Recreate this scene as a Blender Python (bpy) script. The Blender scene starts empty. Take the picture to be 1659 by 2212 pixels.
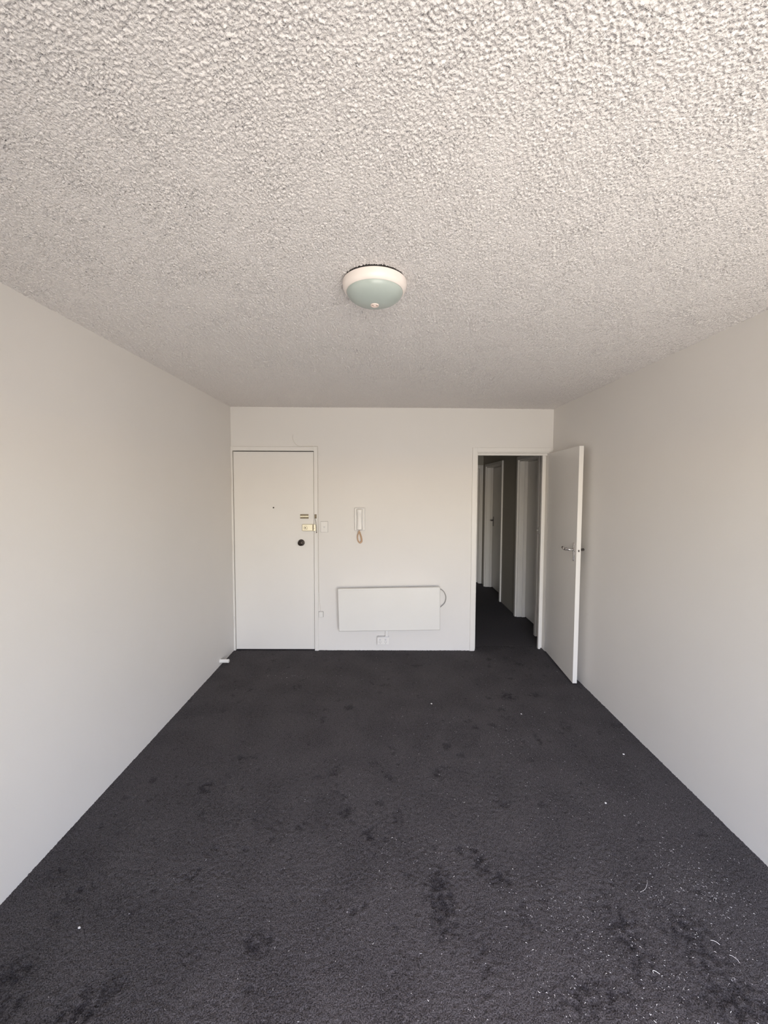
import bpy, bmesh, math, random
import numpy as np
from mathutils import Vector, Matrix

# ------------------------------------------------------------------ scene, camera, light
S = bpy.context.scene
COL = S.collection
rng = random.Random(7)

# camera (image 1659 x 2212, focal length 897.6 px)
F, PITCH, YAW, ROLL, EYE = 897.6, -0.0563, 0.0036, 0.0033, 1.676
fw = Vector((math.sin(YAW) * math.cos(PITCH), math.cos(YAW) * math.cos(PITCH), math.sin(PITCH)))
ri = Vector((math.cos(YAW), -math.sin(YAW), 0))
up = ri.cross(fw)
r2 = ri * math.cos(ROLL) + up * math.sin(ROLL)
u2 = up * math.cos(ROLL) - ri * math.sin(ROLL)
cd = bpy.data.cameras.new('camera')
cam = bpy.data.objects.new('camera', cd)
COL.objects.link(cam)
cd.sensor_fit = 'HORIZONTAL'
cd.sensor_width = 36.0
cd.lens = 36.0 * F / 1659.0
cd.clip_start = 0.02
cam.matrix_world = Matrix(((r2.x, u2.x, -fw.x, 0), (r2.y, u2.y, -fw.y, 0), (r2.z, u2.z, -fw.z, EYE), (0, 0, 0, 1)))
S.camera = cam

# daylight: clear sky plus the sun, which falls on the balcony behind the camera
SUN_EL, SUN_AZ = math.radians(50), math.radians(5)
w = bpy.data.worlds.new('sky')
S.world = w
w.use_nodes = True
wn = w.node_tree
wn.nodes.clear()
GROUND = (4.55, 4.1, 3.8)
sky = wn.nodes.new('ShaderNodeTexSky')
sky.sky_type = 'NISHITA'
sky.sun_disc = False
sky.sun_elevation = SUN_EL
sky.sun_rotation = math.radians(180) - SUN_AZ
bgn = wn.nodes.new('ShaderNodeBackground')
bgn.inputs['Strength'].default_value = 0.18
wo = wn.nodes.new('ShaderNodeOutputWorld')
tint = wn.nodes.new('ShaderNodeMix')
tint.data_type = 'RGBA'
tint.blend_type = 'MULTIPLY'
tint.inputs[0].default_value = 1.0
tint.inputs[7].default_value = (1.12, 0.97, 0.97, 1)
wn.links.new(sky.outputs[0], tint.inputs[6])
# below the horizon: evenly sunlit pale ground
geo = wn.nodes.new('ShaderNodeTexCoord')
sep = wn.nodes.new('ShaderNodeSeparateXYZ')
wn.links.new(geo.outputs['Generated'], sep.inputs[0])
hor = wn.nodes.new('ShaderNodeMath')
hor.operation = 'LESS_THAN'
hor.inputs[1].default_value = 0.0
wn.links.new(sep.outputs['Z'], hor.inputs[0])
gmix = wn.nodes.new('ShaderNodeMix')
gmix.data_type = 'RGBA'
gmix.inputs[7].default_value = (GROUND[0], GROUND[1], GROUND[2], 1)
wn.links.new(hor.outputs[0], gmix.inputs[0])
wn.links.new(tint.outputs[2], gmix.inputs[6])
wn.links.new(gmix.outputs[2], bgn.inputs['Color'])
wn.links.new(bgn.outputs[0], wo.inputs['Surface'])

sd = bpy.data.lights.new('sun', 'SUN')
sd.energy = 5.0
sd.angle = math.radians(0.53)
sd.color = (1.0, 0.95, 0.89)
sun = bpy.data.objects.new('sun', sd)
COL.objects.link(sun)
sun.location = (2, -8, 9)
dirn = Vector((-math.sin(SUN_AZ) * math.cos(SUN_EL), math.cos(SUN_AZ) * math.cos(SUN_EL), -math.sin(SUN_EL)))
sun.rotation_euler = dirn.to_track_quat('-Z', 'Y').to_euler()

# the balcony door opening (x from, x to, head height) guides the sky light into the room
YR = -0.9
WX0, WX1, WZ1 = -0.5, 1.60, 2.16
pd = bpy.data.lights.new('balcony_door_portal', 'AREA')
pd.shape = 'RECTANGLE'
pd.size, pd.size_y = WX1 - WX0, WZ1
pd.cycles.is_portal = True
portal = bpy.data.objects.new('balcony_door_portal', pd)
COL.objects.link(portal)
portal.location = ((WX0 + WX1) / 2, YR - 0.125, WZ1 / 2)
portal.rotation_euler = (math.radians(90), 0, 0)

S.view_settings.view_transform = 'Standard'
S.view_settings.look = 'None'
S.view_settings.gamma = 1.0
S.view_settings.exposure = 3.76
S.view_settings.use_curve_mapping = False
S.cycles.use_light_tree = False
S.cycles.max_bounces = 16
S.cycles.diffuse_bounces = 12
S.cycles.use_denoising = True
S.cycles.denoising_prefilter = 'NONE'

# ------------------------------------------------------------------ room dimensions (metres)
XL, XR, YB = -1.531, 1.722, 4.2264                 # left wall, right wall, back wall
ZL, ZR = 2.4923, 2.4782                            # ceiling height at the left and right wall
WT = 0.115                                         # back wall thickness
HX0, HX1, HY1 = 0.82, 1.765, 7.30                  # hallway: left wall, right wall, end wall


def ceil_z(x):
    return ZL + (ZR - ZL) * (x - XL) / (XR - XL)


# ------------------------------------------------------------------ materials
def mat(name, col, rough=0.6, metal=0.0, bump=None, spec=0.5, var=None):
    m = bpy.data.materials.new(name)
    m.use_nodes = True
    nt = m.node_tree
    b = nt.nodes['Principled BSDF']
    b.inputs['Base Color'].default_value = (*col, 1)
    b.inputs['Roughness'].default_value = rough
    b.inputs['Metallic'].default_value = metal
    b.inputs['Specular IOR Level'].default_value = spec
    tc = nt.nodes.new('ShaderNodeTexCoord')
    if bump:
        sc, st, dist = bump
        n = nt.nodes.new('ShaderNodeTexNoise')
        n.inputs['Scale'].default_value = sc
        n.inputs['Detail'].default_value = 3
        nt.links.new(tc.outputs['Object'], n.inputs['Vector'])
        bp = nt.nodes.new('ShaderNodeBump')
        bp.inputs['Strength'].default_value = st
        bp.inputs['Distance'].default_value = dist
        nt.links.new(n.outputs['Fac'], bp.inputs['Height'])
        nt.links.new(bp.outputs['Normal'], b.inputs['Normal'])
    if var:
        sc, lo, hi = var
        n2 = nt.nodes.new('ShaderNodeTexNoise')
        n2.inputs['Scale'].default_value = sc
        n2.inputs['Detail'].default_value = 4
        nt.links.new(tc.outputs['Object'], n2.inputs['Vector'])
        rp = nt.nodes.new('ShaderNodeValToRGB')
        rp.color_ramp.elements[0].position = 0.3
        rp.color_ramp.elements[1].position = 0.7
        rp.color_ramp.elements[0].color = (*[c * lo for c in col], 1)
        rp.color_ramp.elements[1].color = (*[min(1, c * hi) for c in col], 1)
        nt.links.new(n2.outputs['Fac'], rp.inputs['Fac'])
        nt.links.new(rp.outputs['Color'], b.inputs['Base Color'])
    return m


M = {}
M['wall'] = mat('wall_paint', (0.76, 0.735, 0.705), 0.55, bump=(230, 0.12, 0.002), spec=0.3, var=(1.6, 0.985, 1.01))
M['ceil'] = mat('ceiling_stipple', (0.89, 0.85, 0.83), 0.85, bump=(210, 0.9, 0.004), spec=0.2, var=(190, 0.90, 1.04))
M['gloss'] = mat('white_gloss_paint', (0.78, 0.755, 0.72), 0.38, bump=(60, 0.04, 0.002), spec=0.45, var=(2.5, 0.985, 1.01))
M['plastic'] = mat('white_plastic', (0.80, 0.78, 0.75), 0.35, var=(30, 0.98, 1.01))
M['plastic_grey'] = mat('pale_grey_plastic', (0.66, 0.65, 0.65), 0.35, var=(30, 0.97, 1.01))
M['plastic_outline'] = mat('shadow_outline_plastic', (0.42, 0.41, 0.40), 0.4, var=(30, 0.97, 1.01))  # dark tone painting the shadow lines round small wall fittings
M['enamel'] = mat('heater_enamel', (0.77, 0.755, 0.72), 0.33, bump=(350, 0.05, 0.001), var=(4, 0.985, 1.01))
M['brass'] = mat('pale_brass', (0.86, 0.80, 0.62), 0.34, 1.0, var=(60, 0.93, 1.03))
M['brass_old'] = mat('tarnished_brass', (0.24, 0.20, 0.145), 0.38, 1.0, var=(90, 0.75, 1.1))
M['bronze'] = mat('dark_bronze', (0.035, 0.026, 0.022), 0.3, 0.6, var=(40, 0.8, 1.2))
M['black'] = mat('black_rubber', (0.015, 0.013, 0.012), 0.7, var=(40, 0.8, 1.2))
M['chrome'] = mat('worn_chrome', (0.74, 0.72, 0.72), 0.13, 1.0, var=(50, 0.9, 1.05))
M['dull_chrome'] = mat('dark_chrome', (0.16, 0.145, 0.14), 0.3, 1.0, var=(50, 0.8, 1.2))
M['cord_beige'] = mat('beige_cord', (0.62, 0.43, 0.29), 0.5, var=(80, 0.9, 1.05))
M['cord_white'] = mat('white_cable', (0.70, 0.67, 0.62), 0.5, var=(80, 0.95, 1.02))
M['cord_shaded'] = mat('shaded_cord', (0.34, 0.33, 0.31), 0.5, var=(80, 0.95, 1.02))  # white cord greyed, its shading put into the colour
M['lamp_ring'] = mat('lamp_ring_white', (0.88, 0.80, 0.75), 0.4, var=(12, 0.97, 1.01))
M['lamp_glass'] = mat('frosted_green_glass', (0.44, 0.495, 0.465), 0.28, spec=0.4, var=(9, 0.97, 1.02))
M['lamp_cap'] = mat('lamp_cap', (0.80, 0.66, 0.60), 0.35, var=(70, 0.9, 1.05))
M['lint'] = mat('white_lint', (0.85, 0.84, 0.83), 0.8, var=(30, 0.9, 1.05))
M['balcony'] = mat('balcony_tile', (0.34, 0.31, 0.285), 0.7, var=(3, 0.9, 1.05))
M['wall_hall_dim'] = mat('dimmed_hallway_wall_paint', (0.43, 0.405, 0.355), 0.6, bump=(230, 0.12, 0.002), spec=0.3, var=(1.6, 0.98, 1.01))  # room wall paint darkened, hallway dimness put into the colour
M['alu'] = mat('white_aluminium', (0.70, 0.70, 0.69), 0.35, var=(10, 0.98, 1.01))


def carpet_mat(name, nap):
    m = mat(name, (0.075, 0.069, 0.072), 0.95, spec=0.15)
    nt = m.node_tree
    b = nt.nodes['Principled BSDF']
    tc = nt.nodes.new('ShaderNodeTexCoord')
    n = nt.nodes.new('ShaderNodeTexNoise')
    n.inputs['Scale'].default_value = 260
    n.inputs['Detail'].default_value = 4
    nt.links.new(tc.outputs['Object'], n.inputs['Vector'])
    rp = nt.nodes.new('ShaderNodeValToRGB')
    e = rp.color_ramp.elements
    e[0].position, e[0].color = 0.34, (0.026, 0.024, 0.025, 1)
    e[1].position, e[1].color = 0.66, (0.138, 0.128, 0.133, 1)
    nt.links.new(n.outputs['Fac'], rp.inputs['Fac'])
    out = rp.outputs['Color']
    if nap:
        at = nt.nodes.new('ShaderNodeAttribute')
        at.attribute_name = 'nap'
        mx = nt.nodes.new('ShaderNodeMix')
        mx.data_type = 'RGBA'
        mx.blend_type = 'MULTIPLY'
        mx.inputs[7].default_value = (0.50, 0.50, 0.53, 1)
        nt.links.new(at.outputs['Fac'], mx.inputs[0])
        nt.links.new(out, mx.inputs[6])
        out = mx.outputs[2]
    nt.links.new(out, b.inputs['Base Color'])
    bp = nt.nodes.new('ShaderNodeBump')
    bp.inputs['Strength'].default_value = 0.7
    bp.inputs['Distance'].default_value = 0.004
    nt.links.new(n.outputs['Fac'], bp.inputs['Height'])
    nt.links.new(bp.outputs['Normal'], b.inputs['Normal'])
    return m


M['carpet'] = carpet_mat('charcoal_carpet', True)
M['carpet_hall'] = carpet_mat('charcoal_carpet_hall', False)


def glass_mat():
    m = bpy.data.materials.new('window_glass')
    m.use_nodes = True
    nt = m.node_tree
    nt.nodes.clear()
    o = nt.nodes.new('ShaderNodeOutputMaterial')
    t = nt.nodes.new('ShaderNodeBsdfTransparent')
    t.inputs['Color'].default_value = (0.93, 0.95, 0.94, 1)
    g = nt.nodes.new('ShaderNodeBsdfGlossy')
    g.inputs['Roughness'].default_value = 0.02
    x = nt.nodes.new('ShaderNodeMixShader')
    f = nt.nodes.new('ShaderNodeFresnel')
    f.inputs['IOR'].default_value = 1.3
    nt.links.new(f.outputs[0], x.inputs[0])
    nt.links.new(t.outputs[0], x.inputs[1])
    nt.links.new(g.outputs[0], x.inputs[2])
    nt.links.new(x.outputs[0], o.inputs['Surface'])
    return m


M['glass'] = glass_mat()


# ------------------------------------------------------------------ helpers
def link(o, parent=None):
    COL.objects.link(o)
    if parent is not None:
        o.parent = parent
        o.matrix_parent_inverse = parent.matrix_world.inverted()
    return o


def obj(name, bm, m, parent=None, smooth=False):
    me = bpy.data.meshes.new(name)
    bmesh.ops.recalc_face_normals(bm, faces=bm.faces[:])
    if smooth:
        for f in bm.faces:
            f.smooth = True
    bm.to_mesh(me)
    bm.free()
    me.materials.append(M[m])
    if smooth:
        try:
            me.set_sharp_from_angle(angle=math.radians(38))
        except Exception:
            pass
    return link(bpy.data.objects.new(name, me), parent)


def tag(o, label=None, cat=None, group=None, kind=None):
    if label:
        o['label'] = label
    if cat:
        o['category'] = cat
    if group:
        o['group'] = group
    if kind:
        o['kind'] = kind
    return o


def empty(name, loc):
    o = bpy.data.objects.new(name, None)
    COL.objects.link(o)
    o.location = loc
    o.empty_display_size = 0.05
    o.matrix_world = Matrix.Translation(loc)
    return o


def B():
    return bmesh.new()


def box(bm, lo, hi, bev=0.0, seg=1):
    t = bmesh.new()
    bmesh.ops.create_cube(t, size=1)
    for v in t.verts:
        v.co = Vector([lo[i] + (hi[i] - lo[i]) * (v.co[i] + 0.5) for i in range(3)])
    if bev > 0:
        bmesh.ops.bevel(t, geom=t.edges[:], offset=bev, segments=seg, profile=0.5, affect='EDGES')
    merge(bm, t)
    return bm


def merge(bm, t, mtx=None):
    if mtx is not None:
        bmesh.ops.transform(t, matrix=mtx, verts=t.verts[:])
    vs = {}
    for v in t.verts:
        vs[v] = bm.verts.new(v.co)
    for f in t.faces:
        try:
            bm.faces.new([vs[v] for v in f.verts])
        except ValueError:
            pass
    t.free()


def lathe(bm, prof, n=48, mtx=None):
    """prof: list of (r, h) revolved around +Z; mtx places it"""
    t = bmesh.new()
    rings = []
    for r, h in prof:
        if r < 1e-6:
            rings.append([t.verts.new((0, 0, h))])
        else:
            rings.append([t.verts.new((r * math.cos(2 * math.pi * i / n), r * math.sin(2 * math.pi * i / n), h)) for i in range(n)])
    for a, b in zip(rings, rings[1:]):
        for i in range(n):
            j = (i + 1) % n
            if len(a) == 1 and len(b) == 1:
                continue
            if len(a) == 1:
                t.faces.new((a[0], b[i], b[j]))
            elif len(b) == 1:
                t.faces.new((a[i], a[j], b[0]))
            else:
                t.faces.new((a[i], a[j], b[j], b[i]))
    merge(bm, t, mtx)
    return bm


def tube(bm, pts, r, n=8, closed=False):
    pts = [Vector(p) for p in pts]
    rr = r if isinstance(r, (list, tuple)) else [r] * len(pts)
    rings = []
    prev = None
    N = len(pts)
    for k, p in enumerate(pts):
        if closed:
            d = pts[(k + 1) % N] - pts[k - 1]
        else:
            d = pts[min(k + 1, N - 1)] - pts[max(k - 1, 0)]
        d.normalize()
        if prev is None:
            a = Vector((0, 0, 1)) if abs(d.z) < 0.9 else Vector((1, 0, 0))
            u = d.cross(a).normalized()
        else:
            u = (prev - d * prev.dot(d)).normalized()
        prev = u
        v = d.cross(u)
        rings.append([bm.verts.new(p + (u * math.cos(2 * math.pi * i / n) + v * math.sin(2 * math.pi * i / n)) * rr[k]) for i in range(n)])
    cnt = N if closed else N - 1
    for k in range(cnt):
        a, b = rings[k], rings[(k + 1) % N]
        for i in range(n):
            j = (i + 1) % n
            bm.faces.new((a[i], a[j], b[j], b[i]))
    if not closed:
        bm.faces.new(rings[0][::-1])
        bm.faces.new(rings[-1])
    return bm


def spline(pts, n=8):
    """Catmull-Rom through pts"""
    P = [Vector(p) for p in pts]
    P = [P[0] * 2 - P[1]] + P + [P[-1] * 2 - P[-2]]
    out = []
    for i in range(1, len(P) - 2):
        for k in range(n):
            t = k / n
            a, b, c, d = P[i - 1], P[i], P[i + 1], P[i + 2]
            out.append(0.5 * ((2 * b) + (c - a) * t + (2 * a - 5 * b + 4 * c - d) * t * t + (3 * b - a - 3 * c + d) * t ** 3))
    out.append(P[-2])
    return out


TO_CAM = Matrix.Rotation(math.radians(90), 4, 'X')     # local +Z -> world -Y (out of the back wall)


def at(x, y, z, rot=None):
    return Matrix.Translation((x, y, z)) @ (rot if rot is not None else TO_CAM)


# ------------------------------------------------------------------ noise fields
def band(nx, ny, cell, lam, bw, seed):
    g = np.random.default_rng(seed)
    a = np.fft.rfft2(g.standard_normal((ny, nx)))
    ky = np.fft.fftfreq(ny, cell)[:, None]
    kx = np.fft.rfftfreq(nx, cell)[None, :]
    k = np.sqrt(kx * kx + ky * ky)
    k0 = 1.0 / lam
    a *= np.exp(-((k - k0) / (bw * k0)) ** 2)
    r = np.fft.irfft2(a, s=(ny, nx))
    return r / r.std()


def sample(field, x0, y0, cell, xs, ys):
    fx = np.clip((xs - x0) / cell, 0, field.shape[1] - 1.001)
    fy = np.clip((ys - y0) / cell, 0, field.shape[0] - 1.001)
    ix, iy = fx.astype(int), fy.astype(int)
    tx, ty = (fx - ix)[None, :], (fy - iy)[:, None]
    a = field[iy][:, ix] * (1 - tx) + field[iy][:, ix + 1] * tx
    b = field[iy + 1][:, ix] * (1 - tx) + field[iy + 1][:, ix + 1] * tx
    return a * (1 - ty) + b * ty


def grid_object(name, xs, ys, Z, m, flip=False):
    nx, ny = len(xs), len(ys)
    co = np.empty((ny, nx, 3), np.float32)
    co[..., 0] = xs[None, :]
    co[..., 1] = ys[:, None]
    co[..., 2] = Z
    idx = np.arange(nx * ny, dtype=np.int32).reshape(ny, nx)
    q = np.stack([idx[:-1, :-1], idx[:-1, 1:], idx[1:, 1:], idx[1:, :-1]], -1).reshape(-1, 4)
    if flip:
        q = q[:, ::-1]
    q = np.ascontiguousarray(q)
    me = bpy.data.meshes.new(name)
    me.vertices.add(nx * ny)
    me.vertices.foreach_set('co', co.ravel())
    nf = len(q)
    me.loops.add(nf * 4)
    me.loops.foreach_set('vertex_index', q.ravel())
    me.polygons.add(nf)
    me.polygons.foreach_set('loop_start', np.arange(0, nf * 4, 4, dtype=np.int32))
    me.update(calc_edges=True)
    me.polygons.foreach_set('use_smooth', np.ones(nf, dtype=bool))
    me.materials.append(M[m])
    o = bpy.data.objects.new(name, me)
    COL.objects.link(o)
    return o


def rows(a, b, s0, ref, smax):
    out = [a]
    while out[-1] < b:
        out.append(out[-1] + min(smax, s0 * max(1.0, out[-1] / ref)))
    out[-1] = b
    return out


# ------------------------------------------------------------------ floor (charcoal cut-pile carpet)
def build_floor():
    cell = 0.0025
    x0, x1, y0, y1 = XL - 0.01, XR + 0.06, 1.0, YB + WT + 0.02
    nx, ny = int((x1 - x0) / cell) + 4, int((y1 - y0) / cell) + 4
    tuft = band(nx, ny, cell, 0.0068, 0.45, 11)
    soft = band(nx, ny, cell, 0.035, 0.6, 12)
    cell2 = 0.01
    nx2, ny2 = int((x1 - x0) / cell2) + 4, int((y1 - y0) / cell2) + 4
    big = band(nx2, ny2, cell2, 0.16, 0.7, 13)
    big2 = band(nx2, ny2, cell2, 0.45, 0.8, 14)
    frag = band(nx2, ny2, cell2, 0.05, 0.6, 15)
    xs = np.linspace(x0, x1, int((x1 - x0) / 0.0040))
    ys = np.array(list(np.arange(YR, 1.0, 0.03)) + rows(1.0, y1, 0.0034, 1.15, 0.010))
    T = sample(tuft, x0, y0, cell, xs, ys)
    So = sample(soft, x0, y0, cell, xs, ys)
    Bg = sample(big, x0, y0, cell2, xs, ys)
    B2 = sample(big2, x0, y0, cell2, xs, ys)
    Fr = sample(frag, x0, y0, cell2, xs, ys)
    X, Y = np.meshgrid(xs, ys)
    # rubbed patches where the pile stands up or is trodden: (x, y, rx, ry, strength)
    patches = [(0.245, 1.62, 0.05, 0.13, 1.0), (0.245, 1.50, 0.07, 0.06, 0.6), (0.44, 1.78, 0.035, 0.07, 0.9), (0.51, 1.70, 0.05, 0.06, 0.8),
               (0.36, 1.42, 0.03, 0.07, 0.6), (0.56, 1.53, 0.03, 0.07, 0.6), (-0.19, 2.07, 0.03, 0.05, 0.9), (-0.06, 1.93, 0.03, 0.05, 0.9),
               (0.085, 2.03, 0.025, 0.06, 0.8), (-0.99, 2.24, 0.045, 0.05, 0.9), (-0.46, 1.44, 0.06, 0.05, 0.8), (-0.28, 2.38, 0.03, 0.05, 0.7),
               (1.02, 3.27, 0.06, 0.06, 0.9), (1.25, 3.30, 0.07, 0.04, 0.7), (-1.27, 1.34, 0.06, 0.05, 0.9), (-1.20, 1.26, 0.04, 0.04, 0.8),
               (-0.96, 1.24, 0.08, 0.04, 0.8), (-0.91, 1.31, 0.05, 0.05, 0.7), (0.66, 2.83, 0.03, 0.04, 0.6), (0.33, 2.36, 0.04, 0.06, 0.6),
               (-0.72, 3.42, 0.05, 0.05, 0.6), (-0.85, 2.50, 0.10, 0.04, 0.5), (1.16, 1.45, 0.10, 0.14, 0.7), (0.92, 1.47, 0.08, 0.16, 0.7),
               (1.15, 1.27, 0.12, 0.07, 0.8), (0.70, 1.28, 0.16, 0.06, 0.6), (1.05, 2.70, 0.02, 0.08, 0.6), (0.93, 2.95, 0.05, 0.05, 0.5),
               (-1.25, 1.62, 0.05, 0.05, 0.6), (-0.55, 1.98, 0.07, 0.03, 0.5), (0.02, 3.45, 0.07, 0.04, 0.4), (1.30, 2.85, 0.05, 0.12, 0.5)]
    P = np.zeros_like(X)
    for px, py, rx, ry, s in patches:
        d = ((X - px) / (rx * 1.15)) ** 2 + ((Y - py) / (ry * 1.15)) ** 2
        P = np.maximum(P, s * np.exp(-d))
    nap = np.clip(P * (1.0 + 0.45 * Fr) * 1.1 - 0.12, 0, 1)
    nap = np.maximum(nap, np.clip((Bg + 0.6 * Fr - 1.55) * 0.45, 0, 0.6))
    nap = np.maximum(nap, np.clip(0.10 + 0.10 * B2, 0, 0.25))
    fade = np.where(ys < 1.0, 0.0, 1.0)[:, None]
    Z = fade * (0.0016 * np.clip(T, -2.2, 2.2) * (1 + 0.8 * nap) + 0.0004 * So - 0.003 * nap)
    o = grid_object('floor', xs, ys, Z, 'carpet')
    a = o.data.attributes.new('nap', 'FLOAT', 'POINT')
    a.data.foreach_set('value', nap.astype(np.float32).ravel())
    tag(o, 'charcoal cut pile carpet with trodden dark patches', kind='structure')


build_floor()


# ------------------------------------------------------------------ ceiling (sprayed stipple)
def build_ceiling():
    cell = 0.0020
    x0, x1, y0, y1 = XL - 0.01, XR + 0.01, 0.2, YB + 0.01
    nx, ny = int((x1 - x0) / cell) + 4, int((y1 - y0) / cell) + 4
    n1 = band(nx, ny, cell, 0.0088, 0.4, 21)
    n2 = band(nx, ny, cell, 0.0064, 0.4, 22)
    n3 = band(nx, ny, cell, 0.016, 0.6, 23)
    n4 = band(nx, ny, cell, 0.30, 0.8, 24)
    h = 0.55 * n1 + 0.55 * n2 + 0.25 * n3
    h = np.where(h > 0, h, 1.35 * h)
    h *= 1.0 + 0.12 * n4
    h = np.clip(h, -2.2, 2.4)
    xs = np.linspace(x0, x1, int((x1 - x0) / 0.0027))
    ys = np.array(list(np.arange(YR - 0.05, 0.5, 0.03)) + rows(0.5, y1, 0.0027, 0.80, 0.0075))
    H = sample(h, x0, y0, cell, xs, ys) * np.where(ys < 0.5, 0.0, 1.0)[:, None]
    Z = ceil_z(xs)[None, :] + 0.001 - 0.0024 * H
    # broad unevenness of the plaster
    Z = Z + 0.003 * np.sin(xs * 1.9 + 0.4)[None, :] * np.cos(ys * 1.3)[:, None]
    o = grid_object('ceiling', xs, ys, Z, 'ceil', flip=True)
    tag(o, 'off-white sprayed stipple ceiling', kind='structure')


build_ceiling()


def struct(name, bm, m, label):
    return tag(obj(name, bm, m), label, kind='structure')


# ------------------------------------------------------------------ walls
T_ = 2.60
struct('wall_left', box(B(), (XL - 0.12, YR - 0.12, -0.05), (XL, YB + WT, T_)), 'wall', 'plain off-white painted wall on the left')
struct('wall_right', box(B(), (XR, YR - 0.12, -0.05), (XR + 0.16, YB, T_)), 'wall', 'plain off-white painted wall on the right')

# entry door opening and hallway door opening in the back wall
D1L, D1R, D1T = -1.531, -0.657, 2.094
D2L, D2R, D2T = 0.930, 1.722, 2.075
bm = B()
box(bm, (D1L, YB, D1T - 0.02), (D1R - 0.02, YB + WT, T_))
box(bm, (D1R - 0.02, YB, -0.05), (D2L, YB + WT, T_))
box(bm, (D2L, YB, D2T), (D2R, YB + WT, T_))
box(bm, (D2R, YB, -0.05), (D2R + 0.16, YB + WT, T_))
box(bm, (D1L, YB + WT, -0.05), (D1R, YB + WT + 0.06, T_))  # added backing slab, stops outside light leaking round the entry door
struct('wall_back', bm, 'wall', 'off-white back wall with two doorways')

# rear wall (behind the camera) with the sliding balcony door opening
bm = B()
box(bm, (XL, YR - 0.12, -0.05), (WX0, YR, T_))
box(bm, (WX1, YR - 0.12, -0.05), (XR, YR, T_))
box(bm, (WX0, YR - 0.12, WZ1), (WX1, YR, T_))
struct('wall_rear', bm, 'wall', 'off-white wall around the balcony door')

# window_1: sliding balcony door
win = empty('window_1', ((WX0 + WX1) / 2, YR - 0.06, 0))
tag(win, 'white aluminium sliding balcony door', kind='structure')
bm = B()
box(bm, (WX0, YR - 0.11, 0), (WX0 + 0.04, YR - 0.01, WZ1))
box(bm, (WX1 - 0.04, YR - 0.11, 0), (WX1, YR - 0.01, WZ1))
box(bm, (WX0, YR - 0.11, WZ1 - 0.04), (WX1, YR - 0.01, WZ1))
box(bm, (WX0, YR - 0.11, -0.02), (WX1, YR - 0.01, 0.025))
obj('window_frame', bm, 'alu', win)
xm = (WX0 + WX1) / 2
for k, (a, b, yy) in enumerate(((WX0 + 0.04, xm + 0.02, YR - 0.085), (xm - 0.02, WX1 - 0.04, YR - 0.045))):
    bm = B()
    box(bm, (a, yy - 0.014, 0.025), (a + 0.045, yy + 0.014, WZ1 - 0.04))
    box(bm, (b - 0.045, yy - 0.014, 0.025), (b, yy + 0.014, WZ1 - 0.04))
    box(bm, (a + 0.045, yy - 0.014, WZ1 - 0.09), (b - 0.045, yy + 0.014, WZ1 - 0.04))
    box(bm, (a + 0.045, yy - 0.014, 0.025), (b - 0.045, yy + 0.014, 0.09))
    sash = obj('sash', bm, 'alu', win)
    obj('pane', box(B(), (a + 0.045, yy - 0.003, 0.09), (b - 0.045, yy + 0.003, WZ1 - 0.09)), 'glass', sash)

# threshold outside the sliding door
struct('floor_balcony', box(B(), (WX0 - 0.1, YR - 0.32, -0.12), (WX1 + 0.1, YR - 0.12, -0.03)), 'balcony', 'concrete threshold outside the balcony door')

# hallway beyond the open door
HB = YB + WT
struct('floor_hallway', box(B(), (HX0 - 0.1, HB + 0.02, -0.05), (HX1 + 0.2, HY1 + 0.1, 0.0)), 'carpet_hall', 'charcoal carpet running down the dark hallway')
struct('ceiling_hallway', box(B(), (HX0 - 0.1, HB, 2.47), (HX1 + 0.25, HY1 + 0.1, 2.56)), 'wall_hall_dim', 'hallway ceiling')
struct('wall_hallway_left', box(B(), (HX0 - 0.1, HB, -0.05), (HX0, HY1 + 0.1, 2.56)), 'wall_hall_dim', 'left wall of the dark hallway')
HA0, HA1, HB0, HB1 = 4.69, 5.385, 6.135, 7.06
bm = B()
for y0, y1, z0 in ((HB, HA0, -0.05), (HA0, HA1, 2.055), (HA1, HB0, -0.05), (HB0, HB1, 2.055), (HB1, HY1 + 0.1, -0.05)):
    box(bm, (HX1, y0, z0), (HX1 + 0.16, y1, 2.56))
box(bm, (HX1 + 0.16, HB, -0.05), (HX1 + 0.22, HY1 + 0.1, 2.56))  # added unseen slab behind the side doors, keeps outside light out
struct('wall_hallway_right', bm, 'wall_hall_dim', 'right wall of the dark hallway with two doorways')
bm = B()
box(bm, (HX0, HY1, 2.055), (HX1, HY1 + 0.1, 2.56))
box(bm, (HX0, HY1, -0.05), (0.98, HY1 + 0.1, 2.055))
box(bm, (1.722, HY1, -0.05), (HX1, HY1 + 0.1, 2.055))
box(bm, (HX0, HY1 + 0.1, -0.05), (HX1 + 0.2, HY1 + 0.16, 2.56))  # added unseen slab closing off outside light behind the end door
struct('wall_hallway_end', bm, 'wall_hall_dim', 'end wall of the dark hallway')

# ------------------------------------------------------------------ entry door frame (trim_1) and door_1
FY = YB - 0.014           # face of the frame
t1 = empty('trim_1', ((D1L + D1R) / 2, YB, 0))
tag(t1, 'white painted frame of the closed entry door', kind='structure')
bm = B()
box(bm, (D1R - 0.038, FY, -0.01), (D1R, YB + WT - 0.01, D1T), 0.0015)
obj('jamb', bm, 'gloss', t1)
bm = B()
box(bm, (D1L, FY, -0.01), (-1.5135, YB + WT - 0.01, D1T), 0.0015)
obj('jamb', bm, 'gloss', t1)
bm = B()
box(bm, (-1.5135, FY + 0.0004, 2.0525), (D1R - 0.038, YB + WT - 0.01, D1T), 0.0015)
obj('head', bm, 'gloss', t1)
bm = B()
box(bm, (-1.5135, YB + 0.052, -0.01), (-1.49, YB + 0.10, 2.0525))
box(bm, (-0.715, YB + 0.052, -0.01), (-0.695, YB + 0.10, 2.0525))
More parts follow.
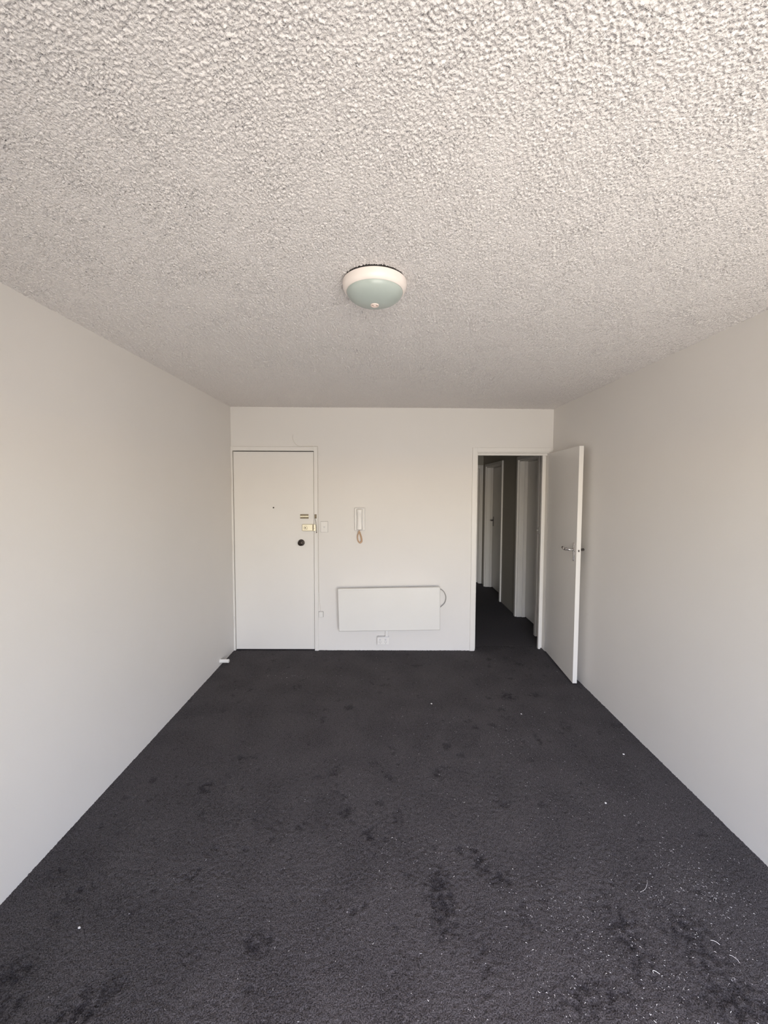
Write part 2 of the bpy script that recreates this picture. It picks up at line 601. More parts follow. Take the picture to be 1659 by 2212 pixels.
box(bm, (-1.49, YB + 0.052, 2.03), (-0.715, YB + 0.10, 2.0525))
box(bm, (-1.49, YB + 0.06, -0.01), (-0.715, YB + 0.10, 0.03))
obj('darkened_stop_strip', bm, 'black', t1)  # stops coloured black so the gaps round the leaf look shaded
# lock strike box on the frame
bm = B()
box(bm, (-0.6985, FY - 0.024, 1.243), (-0.676, FY + 0.002, 1.312), 0.0025, 2)
sk = obj('strike_box', bm, 'brass', t1)
tag(sk, 'pale brass strike box of the deadlock')
obj('screw', lathe(B(), [(0, .0012), (.003, .0008), (.003, 0)], 12, at(-0.687, FY - 0.024, 1.272)), 'brass_old', sk)
# chain keep and hanging chain
bm = B()
box(bm, (-0.690, FY - 0.004, 1.371), (-0.669, FY + 0.001, 1.413), 0.001)
box(bm, (-0.688, FY - 0.011, 1.399), (-0.671, FY - 0.004, 1.411), 0.002)
box(bm, (-0.688, FY - 0.011, 1.373), (-0.671, FY - 0.004, 1.385), 0.002)
obj('chain_keep', bm, 'brass_old', t1)
bm = B()
cp = spline([(-0.686, FY - 0.014, 1.391), (-0.682, FY - 0.015, 1.365), (-0.675, FY - 0.014, 1.335), (-0.669, FY - 0.030, 1.300), (-0.667, FY - 0.030, 1.265), (-0.669, FY - 0.012, 1.232)], 5)
L = 0
for i in range(0, len(cp) - 1, 1):
    a, b = cp[i], cp[i + 1]
    d = (b - a)
    c = (a + b) / 2
    q = d.to_track_quat('Z', 'Y').to_matrix().to_4x4()
    mt = Matrix.Translation(c) @ q @ Matrix.Rotation(math.radians(90 * (i % 2)), 4, 'Z')
    ring = [mt @ Vector((0.0026 * math.cos(s), 0, (d.length * 0.68) * math.sin(s))) for s in [2 * math.pi * k / 10 for k in range(10)]]
    tube(bm, ring, 0.0011, 5, True)
lathe(bm, [(0, 0.005), (0.004, 0.003), (0.0055, 0), (0.004, -0.003), (0, -0.005)], 10, Matrix.Translation((-0.669, FY - 0.012, 1.228)))
obj('chain', bm, 'brass_old', t1, True)

d1 = empty('door_1', (-1.105, YB, 0))
tag(d1, 'closed flush white entry door with brass deadlock and dark knob', kind='structure')
LY = YB - 0.003           # face of the leaf
leaf = obj('leaf', box(B(), (-1.5085, LY, 0.012), (-0.6995, LY + 0.04, 2.044), 0.002, 2), 'gloss', d1)
for z0, z1 in ((1.692, 1.806), (1.014, 1.128), (0.240, 0.357)):
    bm = B()
    hx = -1.5165
    for k in range(3):
        a = z0 + (z1 - z0) * k / 3
        b = z0 + (z1 - z0) * (k + 1) / 3 - 0.0008
        lathe(bm, [(0, a), (0.0068, a), (0.0068, b), (0, b)], 14, Matrix.Translation((hx, FY - 0.004, 0)))
    lathe(bm, [(0.0055, z1), (0.0055, z1 + 0.003), (0, z1 + 0.005)], 14, Matrix.Translation((hx, FY - 0.004, 0)))
    obj('hinge', bm, 'gloss', d1, True)
# deadlock
lock = obj('deadlock', box(B(), (-0.815, LY - 0.026, 1.243), (-0.7025, LY, 1.312), 0.004, 2), 'brass', d1)
tag(lock, 'pale brass rim deadlock')
RY = LY - 0.026
obj('cylinder_ring', lathe(B(), [(0.019, -0.001), (0.0195, 0.002), (0.0165, 0.004), (0.0155, 0.0015), (0, 0.0015)], 28, at(-0.778, RY, 1.277)), 'brass', lock, True)
bm = lathe(B(), [(0.0055, 0.001), (0.0055, 0.006), (0.0035, 0.0065), (0, 0.0065)], 18, at(-0.781, RY, 1.276))
obj('keyhole', bm, 'bronze', lock, True)
obj('snib', box(B(), (-0.7075, RY - 0.004, 1.25), (-0.7025, RY + 0.001, 1.305), 0.0012), 'brass_old', lock)
# chain track
bm = B()
box(bm, (-0.836, LY - 0.003, 1.368), (-0.752, LY, 1.413), 0.001)
ct = obj('chain_track', bm, 'brass', d1)
bm = B()
box(bm, (-0.836, LY - 0.010, 1.397), (-0.752, LY - 0.003, 1.412), 0.002)
obj('rail', bm, 'brass_old', ct)
bm = B()
box(bm, (-0.836, LY - 0.010, 1.369), (-0.752, LY - 0.003, 1.384), 0.002)
obj('rail', bm, 'brass_old', ct)
# knob
kn = obj('knob', lathe(B(), [(0.011, 0.006), (0.011, 0.026), (0.016, 0.030), (0.0245, 0.036), (0.027, 0.045), (0.0255, 0.055), (0.019, 0.0595), (0.0105, 0.060), (0.0095, 0.0575), (0, 0.0575)], 36, at(-0.828, LY, 1.122)), 'bronze', d1, True)
tag(kn, 'dark bronze round door knob')
obj('rose', lathe(B(), [(0.034, 0), (0.034, 0.004), (0.030, 0.009), (0.014, 0.011), (0.011, 0.011)], 36, at(-0.828, LY, 1.122)), 'bronze', kn, True)
# peephole
pe = obj('peephole', lathe(B(), [(0.0075, 0), (0.0075, 0.002), (0.0052, 0.0028), (0.0045, 0.0008), (0, 0.0012)], 20, at(-1.108, LY, 1.479)), 'bronze', d1, True)

# ------------------------------------------------------------------ hallway door frame (trim_2) and open door_2
t2 = empty('trim_2', (1.30, YB, 0))
tag(t2, 'white frame around the open hallway doorway', kind='structure')
AY = YB - 0.013
bm = B()
box(bm, (0.908, AY, -0.01), (0.953, YB + 0.001, 2.092), 0.002)
obj('architrave', bm, 'gloss', t2)
bm = B()
box(bm, (0.953, AY + 0.0004, 2.050), (1.722, YB + 0.001, 2.092), 0.002)
obj('architrave', bm, 'gloss', t2)
bm = B()
box(bm, (1.686, AY, -0.01), (1.722, YB + 0.001, 2.050), 0.002)
obj('architrave', bm, 'gloss', t2)
bm = B()
box(bm, (0.930, YB, -0.01), (0.962, YB + WT + 0.004, 2.075), 0.001)
obj('jamb', bm, 'gloss', t2)
bm = B()
box(bm, (1.684, YB, -0.01), (1.722, YB + 0.075, 2.075))
box(bm, (1.660, YB + 0.075, -0.01), (1.722, YB + WT + 0.004, 2.075))
obj('jamb', bm, 'gloss', t2)
bm = B()
box(bm, (0.962, YB, 2.040), (1.684, YB + WT + 0.004, 2.075), 0.001)
obj('head', bm, 'gloss', t2)
bm = B()
box(bm, (0.962, YB + 0.042, -0.01), (0.974, YB + 0.075, 2.020))
obj('stop', bm, 'gloss', t2)
bm = B()
box(bm, (1.637, YB + 0.042, -0.01), (1.660, YB + 0.075, 2.020), 0.001)
obj('stop', bm, 'gloss', t2)
bm = B()
box(bm, (0.962, YB + 0.042, 2.018), (1.684, YB + 0.075, 2.040), 0.001)
obj('stop', bm, 'gloss', t2)
obj('strike_plate', box(B(), (0.9615, YB + 0.010, 1.10), (0.9635, YB + 0.032, 1.16), 0.0004), 'dull_chrome', t2)

# open leaf, hinged on the right jamb and swung into the room
PA = Vector((1.681, YB - 0.016, 0.0))
PB = Vector((1.634, 3.470, 0.0))
dv = (PB - PA)
LW = dv.length
ang = math.atan2(dv.y, dv.x)
# local frame: +X along the leaf from hinge to leading edge, +Y towards the right wall (thickness), Z up
LM = Matrix.Translation(PA) @ Matrix.Rotation(ang, 4, 'Z')
d2 = bpy.data.objects.new('door_2', None)
COL.objects.link(d2)
d2.matrix_world = LM
d2.empty_display_size = 0.05
tag(d2, 'white flush door standing open against the right wall', kind='structure')


def lobj(name, bm, m, parent, smooth=False):
    bmesh.ops.transform(bm, matrix=LM, verts=bm.verts[:])
    return obj(name, bm, m, parent, smooth)


bpy.context.view_layer.update()
lobj('leaf', box(B(), (0, 0, 0.014), (LW, 0.037, 2.036), 0.0015, 1), 'gloss', d2)
for z in (0.25, 1.05, 1.80):
    lobj('hinge', lathe(B(), [(0, z), (0.0065, z), (0.0065, z + 0.10), (0.004, z + 0.104), (0, z + 0.105)], 14, Matrix.Translation((-0.004, 0.0325, 0))), 'gloss', d2, True)
HZ = 1.160


def lever_set(side):
    """side -1: visible face (local -Y), +1: the face towards the wall; returns plate bm and lever bm"""
    y0 = 0.0 if side < 0 else 0.037
    s = side
    px = LW - 0.052
    pb = B()
    # ornamental back plate: narrow waist, bulbs above and below
    prof = [(-0.098, 0.004), (-0.095, 0.0085), (-0.07, 0.0115), (-0.045, 0.013), (-0.034, 0.018), (-0.026, 0.013), (-0.018, 0.0125), (-0.010, 0.019), (0.0, 0.0205), (0.010, 0.019), (0.018, 0.0125), (0.026, 0.017), (0.033, 0.0125), (0.044, 0.0155), (0.054, 0.012), (0.060, 0.004)]
    ra, rb = [], []
    for z, hw in prof:
        row = []
        for t in (-1, -0.6, 0, 0.6, 1):
            row.append(pb.verts.new((px + hw * t, y0 + s * (0.0015 + 0.0065 * math.sqrt(max(0, 1 - t * t))), HZ + z)))
        ra.append(row)
    for r0, r1 in zip(ra, ra[1:]):
        for i in range(4):
            pb.faces.new((r0[i], r0[i + 1], r1[i + 1], r1[i]))
    back = []
    for (z, hw), row in zip(prof, ra):
        back.append((pb.verts.new((px - hw, y0, HZ + z)), pb.verts.new((px + hw, y0, HZ + z))))
    for (r0, r1, b0, b1) in zip(ra, ra[1:], back, back[1:]):
        pb.faces.new((r0[0], r1[0], b1[0], b0[0]))
        pb.faces.new((r0[-1], b0[1], b1[1], r1[-1]))
        pb.faces.new((b0[0], b1[0], b1[1], b0[1]))
    pb.faces.new([back[0][0]] + ra[0] + [back[0][1]])
    pb.faces.new([back[-1][0]] + ra[-1] + [back[-1][1]])
    lb = B()
    pts = [(px, y0 + s * 0.004, HZ), (px, y0 + s * 0.030, HZ), (px - 0.004, y0 + s * 0.046, HZ + 0.001), (px - 0.018, y0 + s * 0.054, HZ + 0.003), (px - 0.040, y0 + s * 0.056, HZ - 0.002), (px - 0.060, y0 + s * 0.056, HZ - 0.006), (px - 0.082, y0 + s * 0.057, HZ + 0.002), (px - 0.100, y0 + s * 0.058, HZ + 0.007), (px - 0.112, y0 + s * 0.059, HZ + 0.003)]
    sp = spline(pts, 5)
    n = len(sp)
    rad = []
    for i in range(n):
        t = i / (n - 1)
        r = 0.0095 if t < 0.25 else 0.0078 + 0.0042 * abs(math.sin((t - 0.25) * 9.0))
        if t > 0.95:
            r *= 0.7
        rad.append(r)
    tube(lb, sp, rad, 12)
    return pb, lb


for side in (-1, 1):
    pb, lb = lever_set(side)
    hd = lobj('lever_handle', lb, 'chrome' if side < 0 else 'dull_chrome', d2, True)
    lobj('handle_plate', pb, 'chrome' if side < 0 else 'dull_chrome', hd, True)
lp = lobj('latch_plate', box(B(), (LW - 0.0005, 0.008, HZ - 0.050), (LW + 0.0012, 0.030, HZ + 0.050), 0.0004), 'gloss', d2)
lobj('latch', box(B(), (LW + 0.001, 0.013, HZ - 0.012), (LW + 0.006, 0.024, HZ + 0.006), 0.001), 'dull_chrome', lp)

# ------------------------------------------------------------------ hallway doors
REC = HX1 + 0.105


def hall_door(name, tname, y0, y1, lab, tlab, handle):
    t = empty(tname, (HX1, (y0 + y1) / 2, 0))
    tag(t, tlab, kind='structure')
    for a, b in ((y0 - 0.045, y0 + 0.006), (y1 - 0.006, y1 + 0.045)):
        obj('architrave', box(B(), (HX1 - 0.022, a, -0.01), (HX1 + 0.001, b, 2.092), 0.002), 'gloss', t)
    obj('architrave', box(B(), (HX1 - 0.0215, y0 + 0.006, 2.046), (HX1 + 0.001, y1 - 0.006, 2.092), 0.002), 'gloss', t)
    for a, b in ((y0, y0 + 0.022), (y1 - 0.022, y1)):
        obj('jamb', box(B(), (HX1, a, -0.01), (HX1 + 0.155, b, 2.05), 0.001), 'gloss', t)
    obj('head', box(B(), (HX1, y0 + 0.022, 2.03), (HX1 + 0.155, y1 - 0.022, 2.055), 0.001), 'gloss', t)
    for a, b in ((y0 + 0.022, y0 + 0.034), (y1 - 0.034, y1 - 0.022)):
        obj('stop', box(B(), (REC - 0.040, a, -0.01), (REC - 0.002, b, 2.03)), 'gloss', t)
    d = empty(name, (REC, (y0 + y1) / 2, 0))
    tag(d, lab, kind='structure')
    obj('leaf', box(B(), (REC, y0 + 0.024, 0.012), (REC + 0.037, y1 - 0.024, 2.026), 0.0015), 'gloss', d)
    if handle:
        hy = y1 - 0.085
        pts = spline([(REC, hy, 1.15), (REC - 0.030, hy, 1.15), (REC - 0.050, hy - 0.008, 1.152), (REC - 0.056, hy - 0.04, 1.147), (REC - 0.057, hy - 0.08, 1.153), (REC - 0.058, hy - 0.11, 1.150)], 5)
        h = obj('lever_handle', tube(B(), pts, 0.0085, 10), 'dull_chrome', d, True)
        obj('handle_plate', box(B(), (REC - 0.008, hy - 0.019, 1.05), (REC, hy + 0.019, 1.21), 0.003, 2), 'dull_chrome', h)
    return d


hall_door('door_3', 'trim_3', HA0, HA1, 'closed white door just inside the hallway on the right', 'white frame of the nearer hallway door', False)
hall_door('door_4', 'trim_4', HB0, HB1, 'closed white door further down the hallway with a dark lever handle', 'white frame of the further hallway door', True)
d5 = empty('door_5', (1.35, HY1, 0))
tag(d5, 'white door at the far end of the hallway', kind='structure')
obj('leaf', box(B(), (1.005, HY1 + 0.03, 0.012), (1.698, HY1 + 0.068, 2.03), 0.0015), 'gloss', d5)
t5 = empty('trim_5', (1.35, HY1, 0))
tag(t5, 'white frame of the door at the hallway end', kind='structure')
obj('architrave', box(B(), (1.715, HY1 - 0.016, -0.01), (1.760, HY1 + 0.001, 2.092), 0.002), 'gloss', t5)
obj('architrave', box(B(), (0.942, HY1 - 0.016, -0.01), (0.987, HY1 + 0.001, 2.092), 0.002), 'gloss', t5)
obj('architrave', box(B(), (0.987, HY1 - 0.0155, 2.046), (1.715, HY1 + 0.001, 2.092), 0.002), 'gloss', t5)
obj('jamb', box(B(), (1.700, HY1, -0.01), (1.722, HY1 + 0.1, 2.05)), 'gloss', t5)
obj('jamb', box(B(), (0.980, HY1, -0.01), (1.003, HY1 + 0.1, 2.05)), 'gloss', t5)
obj('head', box(B(), (1.003, HY1, 2.032), (1.700, HY1 + 0.1, 2.056)), 'gloss', t5)

# light switch on the hallway wall, seen edge-on
hs = empty('light_switch', (HX1, 4.640, 1.215))
tag(hs, 'white switch plate seen edge-on on the hallway wall beside the open door', 'switch')
bm = B()
box(bm, (HX1 - 0.020, 4.608, 1.175), (HX1, 4.680, 1.255), 0.004, 2)
pl = obj('plate', bm, 'plastic', hs)
obj('toggle', lathe(B(), [(0.009, 0.018), (0.008, 0.030), (0.005, 0.034), (0, 0.034)], 14, at(HX1, 4.640, 1.217, Matrix.Rotation(math.radians(-90), 4, 'Y'))), 'plastic', hs, True)

# ------------------------------------------------------------------ ceiling light
LX, LYc = -0.033, 1.668
zc = ceil_z(LX)
lt = empty('ceiling_light', (LX, LYc, zc))
tag(lt, 'round ceiling light with white ring and frosted green glass bowl', 'ceiling light')
lm = Matrix.Translation((LX, LYc, zc))
obj('gasket', lathe(B(), [(0.0, 0.004), (0.117, 0.004), (0.118, -0.004), (0.118, -0.009), (0.100, -0.0095)], 72, lm), 'black', lt, True)
obj('ring', lathe(B(), [(0.100, -0.0075), (0.1205, -0.0075), (0.1245, -0.010), (0.1253, -0.0165), (0.1240, -0.028), (0.1205, -0.037), (0.1150, -0.0445), (0.1110, -0.0470), (0.1085, -0.0460), (0.1075, -0.040), (0.100, -0.03)], 96, lm), 'lamp_ring', lt, True)
prof = []
for i in range(0, 17):
    a = math.radians(90 * i / 16)
    prof.append((0.1095 * math.cos(a), -0.044 - 0.050 * math.sin(a) ** 1.0 * (0.92 + 0.08 * math.sin(a))))
bowl = obj('glass_bowl', lathe(B(), prof, 96, lm), 'lamp_glass', lt, True)
tag(bowl, 'frosted pale green glass bowl')
cap = obj('finial', lathe(B(), [(0.0165, -0.0900), (0.0165, -0.0955), (0.0150, -0.0975), (0.0120, -0.0975), (0.0110, -0.0930), (0.0075, -0.0930), (0.0065, -0.0985), (0.003, -0.1), (0, -0.1)], 32, lm), 'lamp_cap', lt, True)

# ------------------------------------------------------------------ light switch beside the entry door
sw = empty('light_switch', (-0.5925, YB, 1.2845))
tag(sw, 'white switch plate on the wall between the entry door and intercom', 'switch')
obj('outline_block', box(B(), (-0.6295, YB - 0.006, 1.2275), (-0.5555, YB, 1.3415), 0.001), 'plastic_outline', sw)  # added darker rim, paints the shadow line round the plate
obj('plate', box(B(), (-0.6275, YB - 0.013, 1.2295), (-0.5575, YB - 0.005, 1.3395), 0.0025, 2), 'plastic', sw)
obj('button', lathe(B(), [(0.0085, 0.007), (0.0085, 0.0095), (0.0065, 0.012), (0, 0.0125)], 20, at(-0.5925, YB - 0.004, 1.284)), 'plastic_grey', sw, True)

# ------------------------------------------------------------------ intercom handset
ic = empty('intercom', (-0.230, YB, 1.243))
tag(ic, 'white wall intercom handset with a beige looped cord', 'intercom')
bm = B()
x0, x1, z0, z1 = -0.284, -0.177, 1.246, 1.482
box(bm, (x0, YB - 0.024, z0), (x1, YB, z1), 0.004, 2)
ib = obj('outline_base', bm, 'plastic_grey', ic)  # greyed so its rim draws a shadow outline round the intercom
# side wings of the cradle
for xa, xb in ((x0 + 0.004, x0 + 0.021), (x1 - 0.021, x1 - 0.004)):
    obj('cradle_wing', box(B(), (xa, YB - 0.034, z0 + 0.006), (xb, YB - 0.023, z1 - 0.006), 0.004, 2), 'plastic', ib)
# handset: a long bar, thicker at ear and mouth ends
bm = B()
prof = [(1.470, 0.025, 0.048, 0.02), (1.464, 0.029, 0.062, 0.02), (1.440, 0.0285, 0.066, 0.02), (1.415, 0.024, 0.058, 0.028), (1.380, 0.021, 0.054, 0.032), (1.340, 0.021, 0.054, 0.032), (1.305, 0.024, 0.058, 0.028), (1.285, 0.0275, 0.066, 0.02), (1.264, 0.027, 0.064, 0.02), (1.256, 0.020, 0.050, 0.02)]
rings = []
cx = -0.2315
for z, hw, dfront, dback in prof:
    r = []
    for k in range(14):
        a = 2 * math.pi * k / 14
        ca, sa = math.cos(a), math.sin(a)
        ex = math.copysign(abs(ca) ** 0.6, ca) * hw
        mid, half = (dfront + dback) / 2, (dfront - dback) / 2
        ey = mid + math.copysign(abs(sa) ** 0.6, sa) * half
        r.append(bm.verts.new((cx + ex, YB - ey, z)))
    rings.append(r)
for a, b in zip(rings, rings[1:]):
    for i in range(14):
        bm.faces.new((a[i], a[(i + 1) % 14], b[(i + 1) % 14], b[i]))
bm.faces.new(rings[0])
bm.faces.new(rings[-1])
obj('handset', bm, 'plastic', ic, True)
path = spline([(-0.232, YB - 0.045, 1.256), (-0.2385, YB - 0.042, 1.236), (-0.2520, YB - 0.030, 1.196), (-0.2500, YB - 0.024, 1.155), (-0.2370, YB - 0.023, 1.130), (-0.2230, YB - 0.024, 1.127), (-0.2110, YB - 0.025, 1.142), (-0.2150, YB - 0.027, 1.180), (-0.2280, YB - 0.026, 1.222), (-0.2340, YB - 0.020, 1.248)], 26)
coil = []
for i, p in enumerate(path):
    d = (path[min(i + 1, len(path) - 1)] - path[max(i - 1, 0)]).normalized()
    u = d.cross(Vector((0, 1, 0))).normalized()
    v = d.cross(u)
    t = i / len(path)
    rr = 0.0006 + (0.0046 if t < 0.5 else 0.0066) * min(1, t * 10, (1 - t) * 10)
    for k in range(2):
        a = (i * 2 + k) * 2 * math.pi / 6.0
        coil.append(p + (u * math.cos(a) + v * math.sin(a)) * rr)
cobj = obj('cord', tube(B(), coil, 0.0021, 5), 'cord_beige', ic, True)
tag(cobj, 'beige coiled cord hanging in a loop')

# ------------------------------------------------------------------ panel heater
HYF = YB - 0.115
he = empty('panel_heater', (0.07, YB, 0.20))
tag(he, 'white flat panel heater hung slightly crooked on the back wall', 'heater')
# corners measured on the front face
TLc, TRc, BLc, BRc = (-0.448, 0.668), (0.581, 0.689), (-0.436, 0.236), (0.586, 0.2525)
hb = B()


def quad_prism(bm, c, y0, y1, ins=0.006):
    """front face y0 with a chamfer, back face y1"""
    cx_ = sum(p[0] for p in c) / 4
    cz_ = sum(p[1] for p in c) / 4
    f = []
    for (x, z) in c:
        dx, dz = (ins if x < cx_ else -ins), (ins if z < cz_ else -ins)
        f.append((bm.verts.new((x + dx, y0, z + dz)), bm.verts.new((x, y0 + ins, z)), bm.verts.new((x, y1, z))))
    bm.faces.new([q[0] for q in f])
    bm.faces.new([q[2] for q in f])
    for i in range(4):
        a, b = f[i], f[(i + 1) % 4]
        bm.faces.new((a[0], a[1], b[1], b[0]))
        bm.faces.new((a[1], a[2], b[2], b[1]))


quad_prism(hb, [TLc, TRc, BRc, BLc], HYF, HYF + 0.035)
obj('panel', hb, 'enamel', he)
# folded top lip
bm = B()
quad_prism(bm, [(TLc[0] + 0.004, TLc[1] - 0.016), (TLc[0] + 0.004, TLc[1] + 0.001), (TRc[0] - 0.004, TRc[1] + 0.001), (TRc[0] - 0.004, TRc[1] - 0.016)], HYF - 0.0025, HYF + 0.02, 0.002)
obj('top_lip', bm, 'enamel', he)
for bx in (-0.25, 0.40):
    obj('bracket', box(B(), (bx, HYF + 0.034, 0.30), (bx + 0.04, YB, 0.62), 0.002), 'enamel', he)
cpts = spline([(0.560, YB - 0.035, 0.657), (0.594, YB - 0.030, 0.652), (0.632, YB - 0.022, 0.622), (0.654, YB - 0.018, 0.567), (0.643, YB - 0.018, 0.508), (0.603, YB - 0.024, 0.468), (0.570, YB - 0.030, 0.455)], 8)
cb = obj('power_cord', tube(B(), cpts, 0.0042, 8), 'cord_shaded', he, True)
tag(cb, 'cord looping out at the heater end, shadow tone in its colour')

# ------------------------------------------------------------------ power outlet below the heater
po = empty('power_outlet', (0.01, YB, 0.072))
tag(po, 'white double power outlet box below the heater', 'power outlet')
obj('mounting_box', box(B(), (-0.050, YB - 0.034, 0.076), (0.070, YB, 0.156), 0.003, 2), 'plastic_grey', po)
fp = obj('faceplate', box(B(), (-0.052, YB - 0.043, 0.074), (0.072, YB - 0.034, 0.150), 0.003, 2), 'plastic', po)
FPY = YB - 0.043
for sx in (-0.020, 0.036):
    obj('rocker', box(B(), (sx - 0.0085, FPY - 0.004, 0.119), (sx + 0.0085, FPY + 0.001, 0.137), 0.0015), 'plastic_grey', fp)
    for ax, az, ra in ((-0.0075, 0.103, -30), (0.0075, 0.103, 30), (0.0, 0.087, 0)):
        t = B()
        box(t, (-0.0012, -0.0006, -0.0042), (0.0012, 0.001, 0.0042))
        bmesh.ops.transform(t, matrix=Matrix.Translation((sx + ax, FPY, az)) @ Matrix.Rotation(math.radians(ra), 4, 'Y'), verts=t.verts[:])
        obj('pin_slot', t, 'black', fp)
obj('conduit', box(B(), (0.032, YB - 0.030, 0.1555), (0.064, YB, 0.275), 0.002), 'plastic', po)

# ------------------------------------------------------------------ telephone socket and its cable
ph = empty('phone_socket', (-0.630, YB, 0.349))
tag(ph, 'small square white phone socket low beside the entry door frame', 'phone socket')
obj('outline_base', box(B(), (-0.6545, YB - 0.008, 0.3495), (-0.6055, YB, 0.4105), 0.003), 'plastic_outline', ph)  # darker border standing in for the shadow round the cover
obj('cover', box(B(), (-0.652, YB - 0.024, 0.352), (-0.608, YB - 0.007, 0.408), 0.005, 2), 'plastic', ph)
for q in (-0.637, -0.622):
    obj('cable_gland', lathe(B(), [(0.004, 0.408), (0.004, 0.415), (0, 0.416)], 10, Matrix.Translation((q, YB - 0.010, 0))), 'plastic_grey', ph)
ca = empty('cable', (-0.634, YB, 0.41))
tag(ca, 'thin white cable running up the entry door frame and curling free above it', 'cable')
cy = YB - 0.0035
cpath = spline([(-0.634, YB - 0.010, 0.410), (-0.637, YB - 0.006, 0.44), (-0.6455, cy, 0.51), (-0.6510, cy, 0.64), (-0.6525, cy, 0.9), (-0.6530, cy, 1.25), (-0.6535, cy, 1.6), (-0.6540, cy, 1.95), (-0.6545, cy, 2.085), (-0.662, cy, 2.0985), (-0.70, cy, 2.1000), (-0.76, cy, 2.0995), (-0.80, cy, 2.0975), (-0.838, cy - 0.002, 2.099), (-0.868, cy - 0.006, 2.112), (-0.895, cy - 0.012, 2.150), (-0.904, cy - 0.016, 2.185), (-0.898, cy - 0.018, 2.212)], 6)
obj('wire', tube(B(), cpath, 0.0024, 7), 'cord_white', ca, True)
for z in (0.60, 0.86, 1.15, 1.47, 1.76, 2.02):
    obj('clip', box(B(), (-0.6555, YB - 0.0075, z - 0.004), (-0.6455, YB, z + 0.004), 0.001), 'plastic', ca)
obj('clip', box(B(), (-0.698, YB - 0.0075, 2.0955), (-0.690, YB, 2.106), 0.001), 'plastic', ca)

# ------------------------------------------------------------------ door stop on the left wall
ds = empty('door_stop', (XL, 3.850, 0.045))
tag(ds, 'stubby white door stop low on the left wall near the corner', 'door stop')
RX = Matrix.Rotation(math.radians(90), 4, 'Y')
obj('body', lathe(B(), [(0, 0), (0.0190, 0.0), (0.0190, 0.004), (0.0175, 0.008), (0.0170, 0.070)], 28, at(XL, 3.850, 0.043, RX)), 'plastic', ds, True)
obj('buffer', lathe(B(), [(0.0170, 0.070), (0.0175, 0.0715), (0.0175, 0.080), (0.0150, 0.084), (0, 0.085)], 28, at(XL, 3.850, 0.043, RX)), 'plastic', ds, True)

# ------------------------------------------------------------------ bits on the carpet
def chip(x, y, s, label, seed):
    r = random.Random(seed)
    t = B()
    bmesh.ops.create_icosphere(t, subdivisions=1, radius=1)
    for v in t.verts:
        v.co = Vector((v.co.x * s * r.uniform(.7, 1.2), v.co.y * s * r.uniform(.6, 1.0), v.co.z * s * 0.45 * r.uniform(.7, 1.1)))
    bmesh.ops.transform(t, matrix=Matrix.Translation((x, y, 0.004 + s * 0.3)) @ Matrix.Rotation(r.uniform(0, 6), 4, 'Z'), verts=t.verts[:])
    return tag(obj('paint_flake', t, 'lint'), label, 'flake', 'white flakes on the carpet')


chip(0.386, 3.143, 0.0085, 'white flake on the carpet in front of the heater, right of centre', 1)
chip(1.037, 2.998, 0.007, 'white flake on the carpet in front of the hallway doorway', 2)
chip(1.527, 2.529, 0.008, 'white flake on the carpet close to the right wall', 3)
chip(-1.148, 1.492, 0.006, 'pale flake on the carpet near the lower left corner', 4)
chip(1.194, 2.121, 0.007, 'white flake on the carpet at right, midway along the wall', 5)


def thread(pts, label, r=0.0007):
    return tag(obj('lint_thread', tube(B(), spline(pts, 6), r, 5), 'lint', None, True), label, 'thread', 'loose threads on the carpet')


thread([(1.222, 1.446, 0.007), (1.229, 1.444, 0.008), (1.238, 1.439, 0.008), (1.245, 1.431, 0.006)], 'short white thread on the carpet at the lower right', 0.0007)
thread([(1.252, 1.398, 0.006), (1.259, 1.392, 0.008), (1.266, 1.382, 0.008), (1.268, 1.372, 0.006)], 'hooked white thread just below the short one at lower right', 0.0006)
thread([(0.942, 1.342, 0.006), (0.944, 1.348, 0.008), (0.952, 1.346, 0.008), (0.962, 1.338, 0.007)], 'curved white thread on the carpet near the bottom edge, right of centre', 0.0007)
thread([(1.075, 1.630, 0.007), (1.10, 1.640, 0.008), (1.122, 1.660, 0.008), (1.138, 1.684, 0.007)], 'long fine pale hair on the carpet at right', 0.0004)


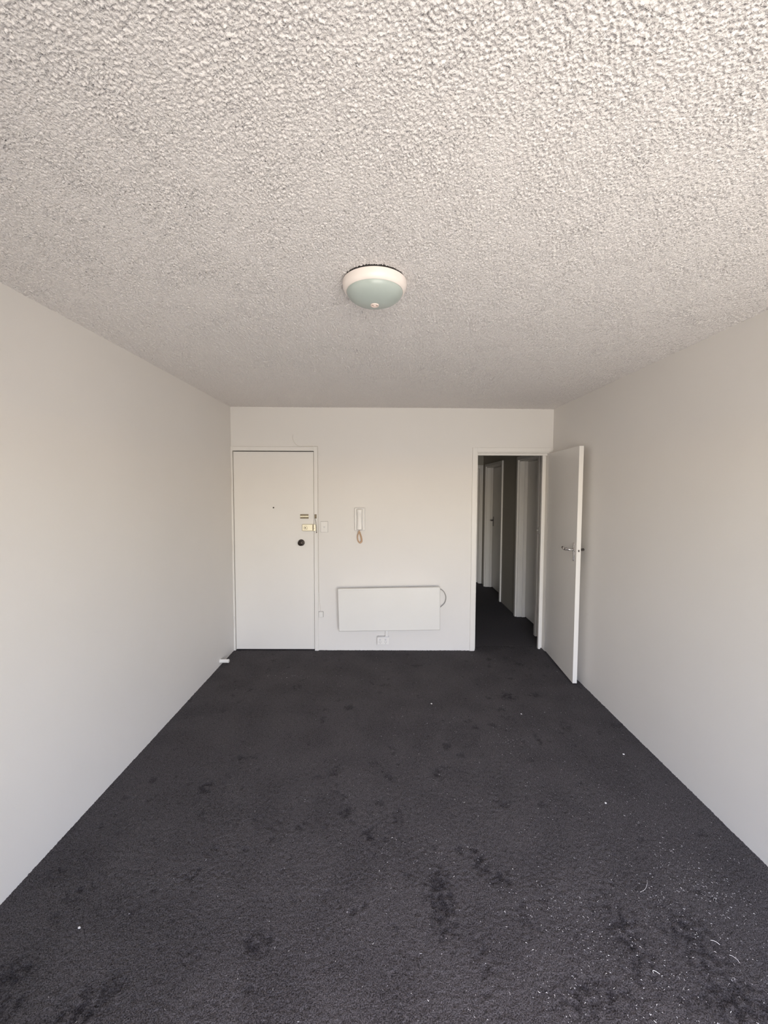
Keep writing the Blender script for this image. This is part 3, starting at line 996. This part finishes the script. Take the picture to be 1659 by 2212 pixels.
def lint():
    g = random.Random(5)
    clusters = [(0.826, 2.673, 0.07, 0.06, 40), (1.41, 1.60, 0.06, 0.05, 70), (1.33, 1.72, 0.10, 0.12, 110), (1.13, 1.60, 0.09, 0.05, 40), (1.15, 1.50, 0.10, 0.05, 30),
                (0.75, 1.58, 0.10, 0.05, 40), (0.72, 1.42, 0.12, 0.08, 70), (0.85, 1.40, 0.10, 0.08, 50), (0.22, 1.80, 0.14, 0.08, 60), (1.30, 1.36, 0.12, 0.10, 60),
                (0.95, 1.30, 0.12, 0.08, 60), (0.55, 1.62, 0.1, 0.08, 40), (0.45, 2.20, 0.3, 0.25, 50), (-0.86, 3.62, 0.12, 0.04, 28), (-0.55, 3.55, 0.2, 0.06, 14),
                (1.20, 2.15, 0.2, 0.25, 40), (1.43, 1.98, 0.12, 0.15, 40), (-0.65, 2.42, 0.05, 0.05, 10), (0.45, 1.28, 0.2, 0.06, 40), (1.0, 1.9, 0.25, 0.15, 60)]
    spots = []
    for cx_, cy_, sx, sy, n in clusters:
        for _ in range(n):
            spots.append((g.gauss(cx_, sx), g.gauss(cy_, sy)))
    for _ in range(420):
        y = 1.2 + 2.9 * g.random() ** 1.6
        x = XL + 0.1 + (XR - XL - 0.15) * g.random() ** 0.55
        spots.append((x, y))
    bm = B()
    for x, y in spots:
        if not (XL + 0.02 < x < XR - 0.02 and 1.15 < y < YB - 0.05):
            continue
        a = g.uniform(0, 6.28)
        Lf = g.choice((0.0018, 0.002, 0.0025, 0.003, 0.004, 0.007)) * g.uniform(0.7, 1.2)
        r = g.uniform(0.00028, 0.00068)
        c, s_ = math.cos(a), math.sin(a)
        z = 0.0028 + g.uniform(0, 0.003)
        k = g.uniform(-0.4, 0.4)
        pts = []
        for t in (-1, 0, 1):
            u, v = t * Lf / 2, k * Lf * (1 - t * t)
            pts.append((x + u * c - v * s_, y + u * s_ + v * c, z + 0.0006 * (1 - t * t)))
        tube(bm, pts, r, 3)
    tag(obj('lint', bm, 'lint'), 'scattered white lint specks over the dark carpet', 'lint', kind='stuff')


lint()
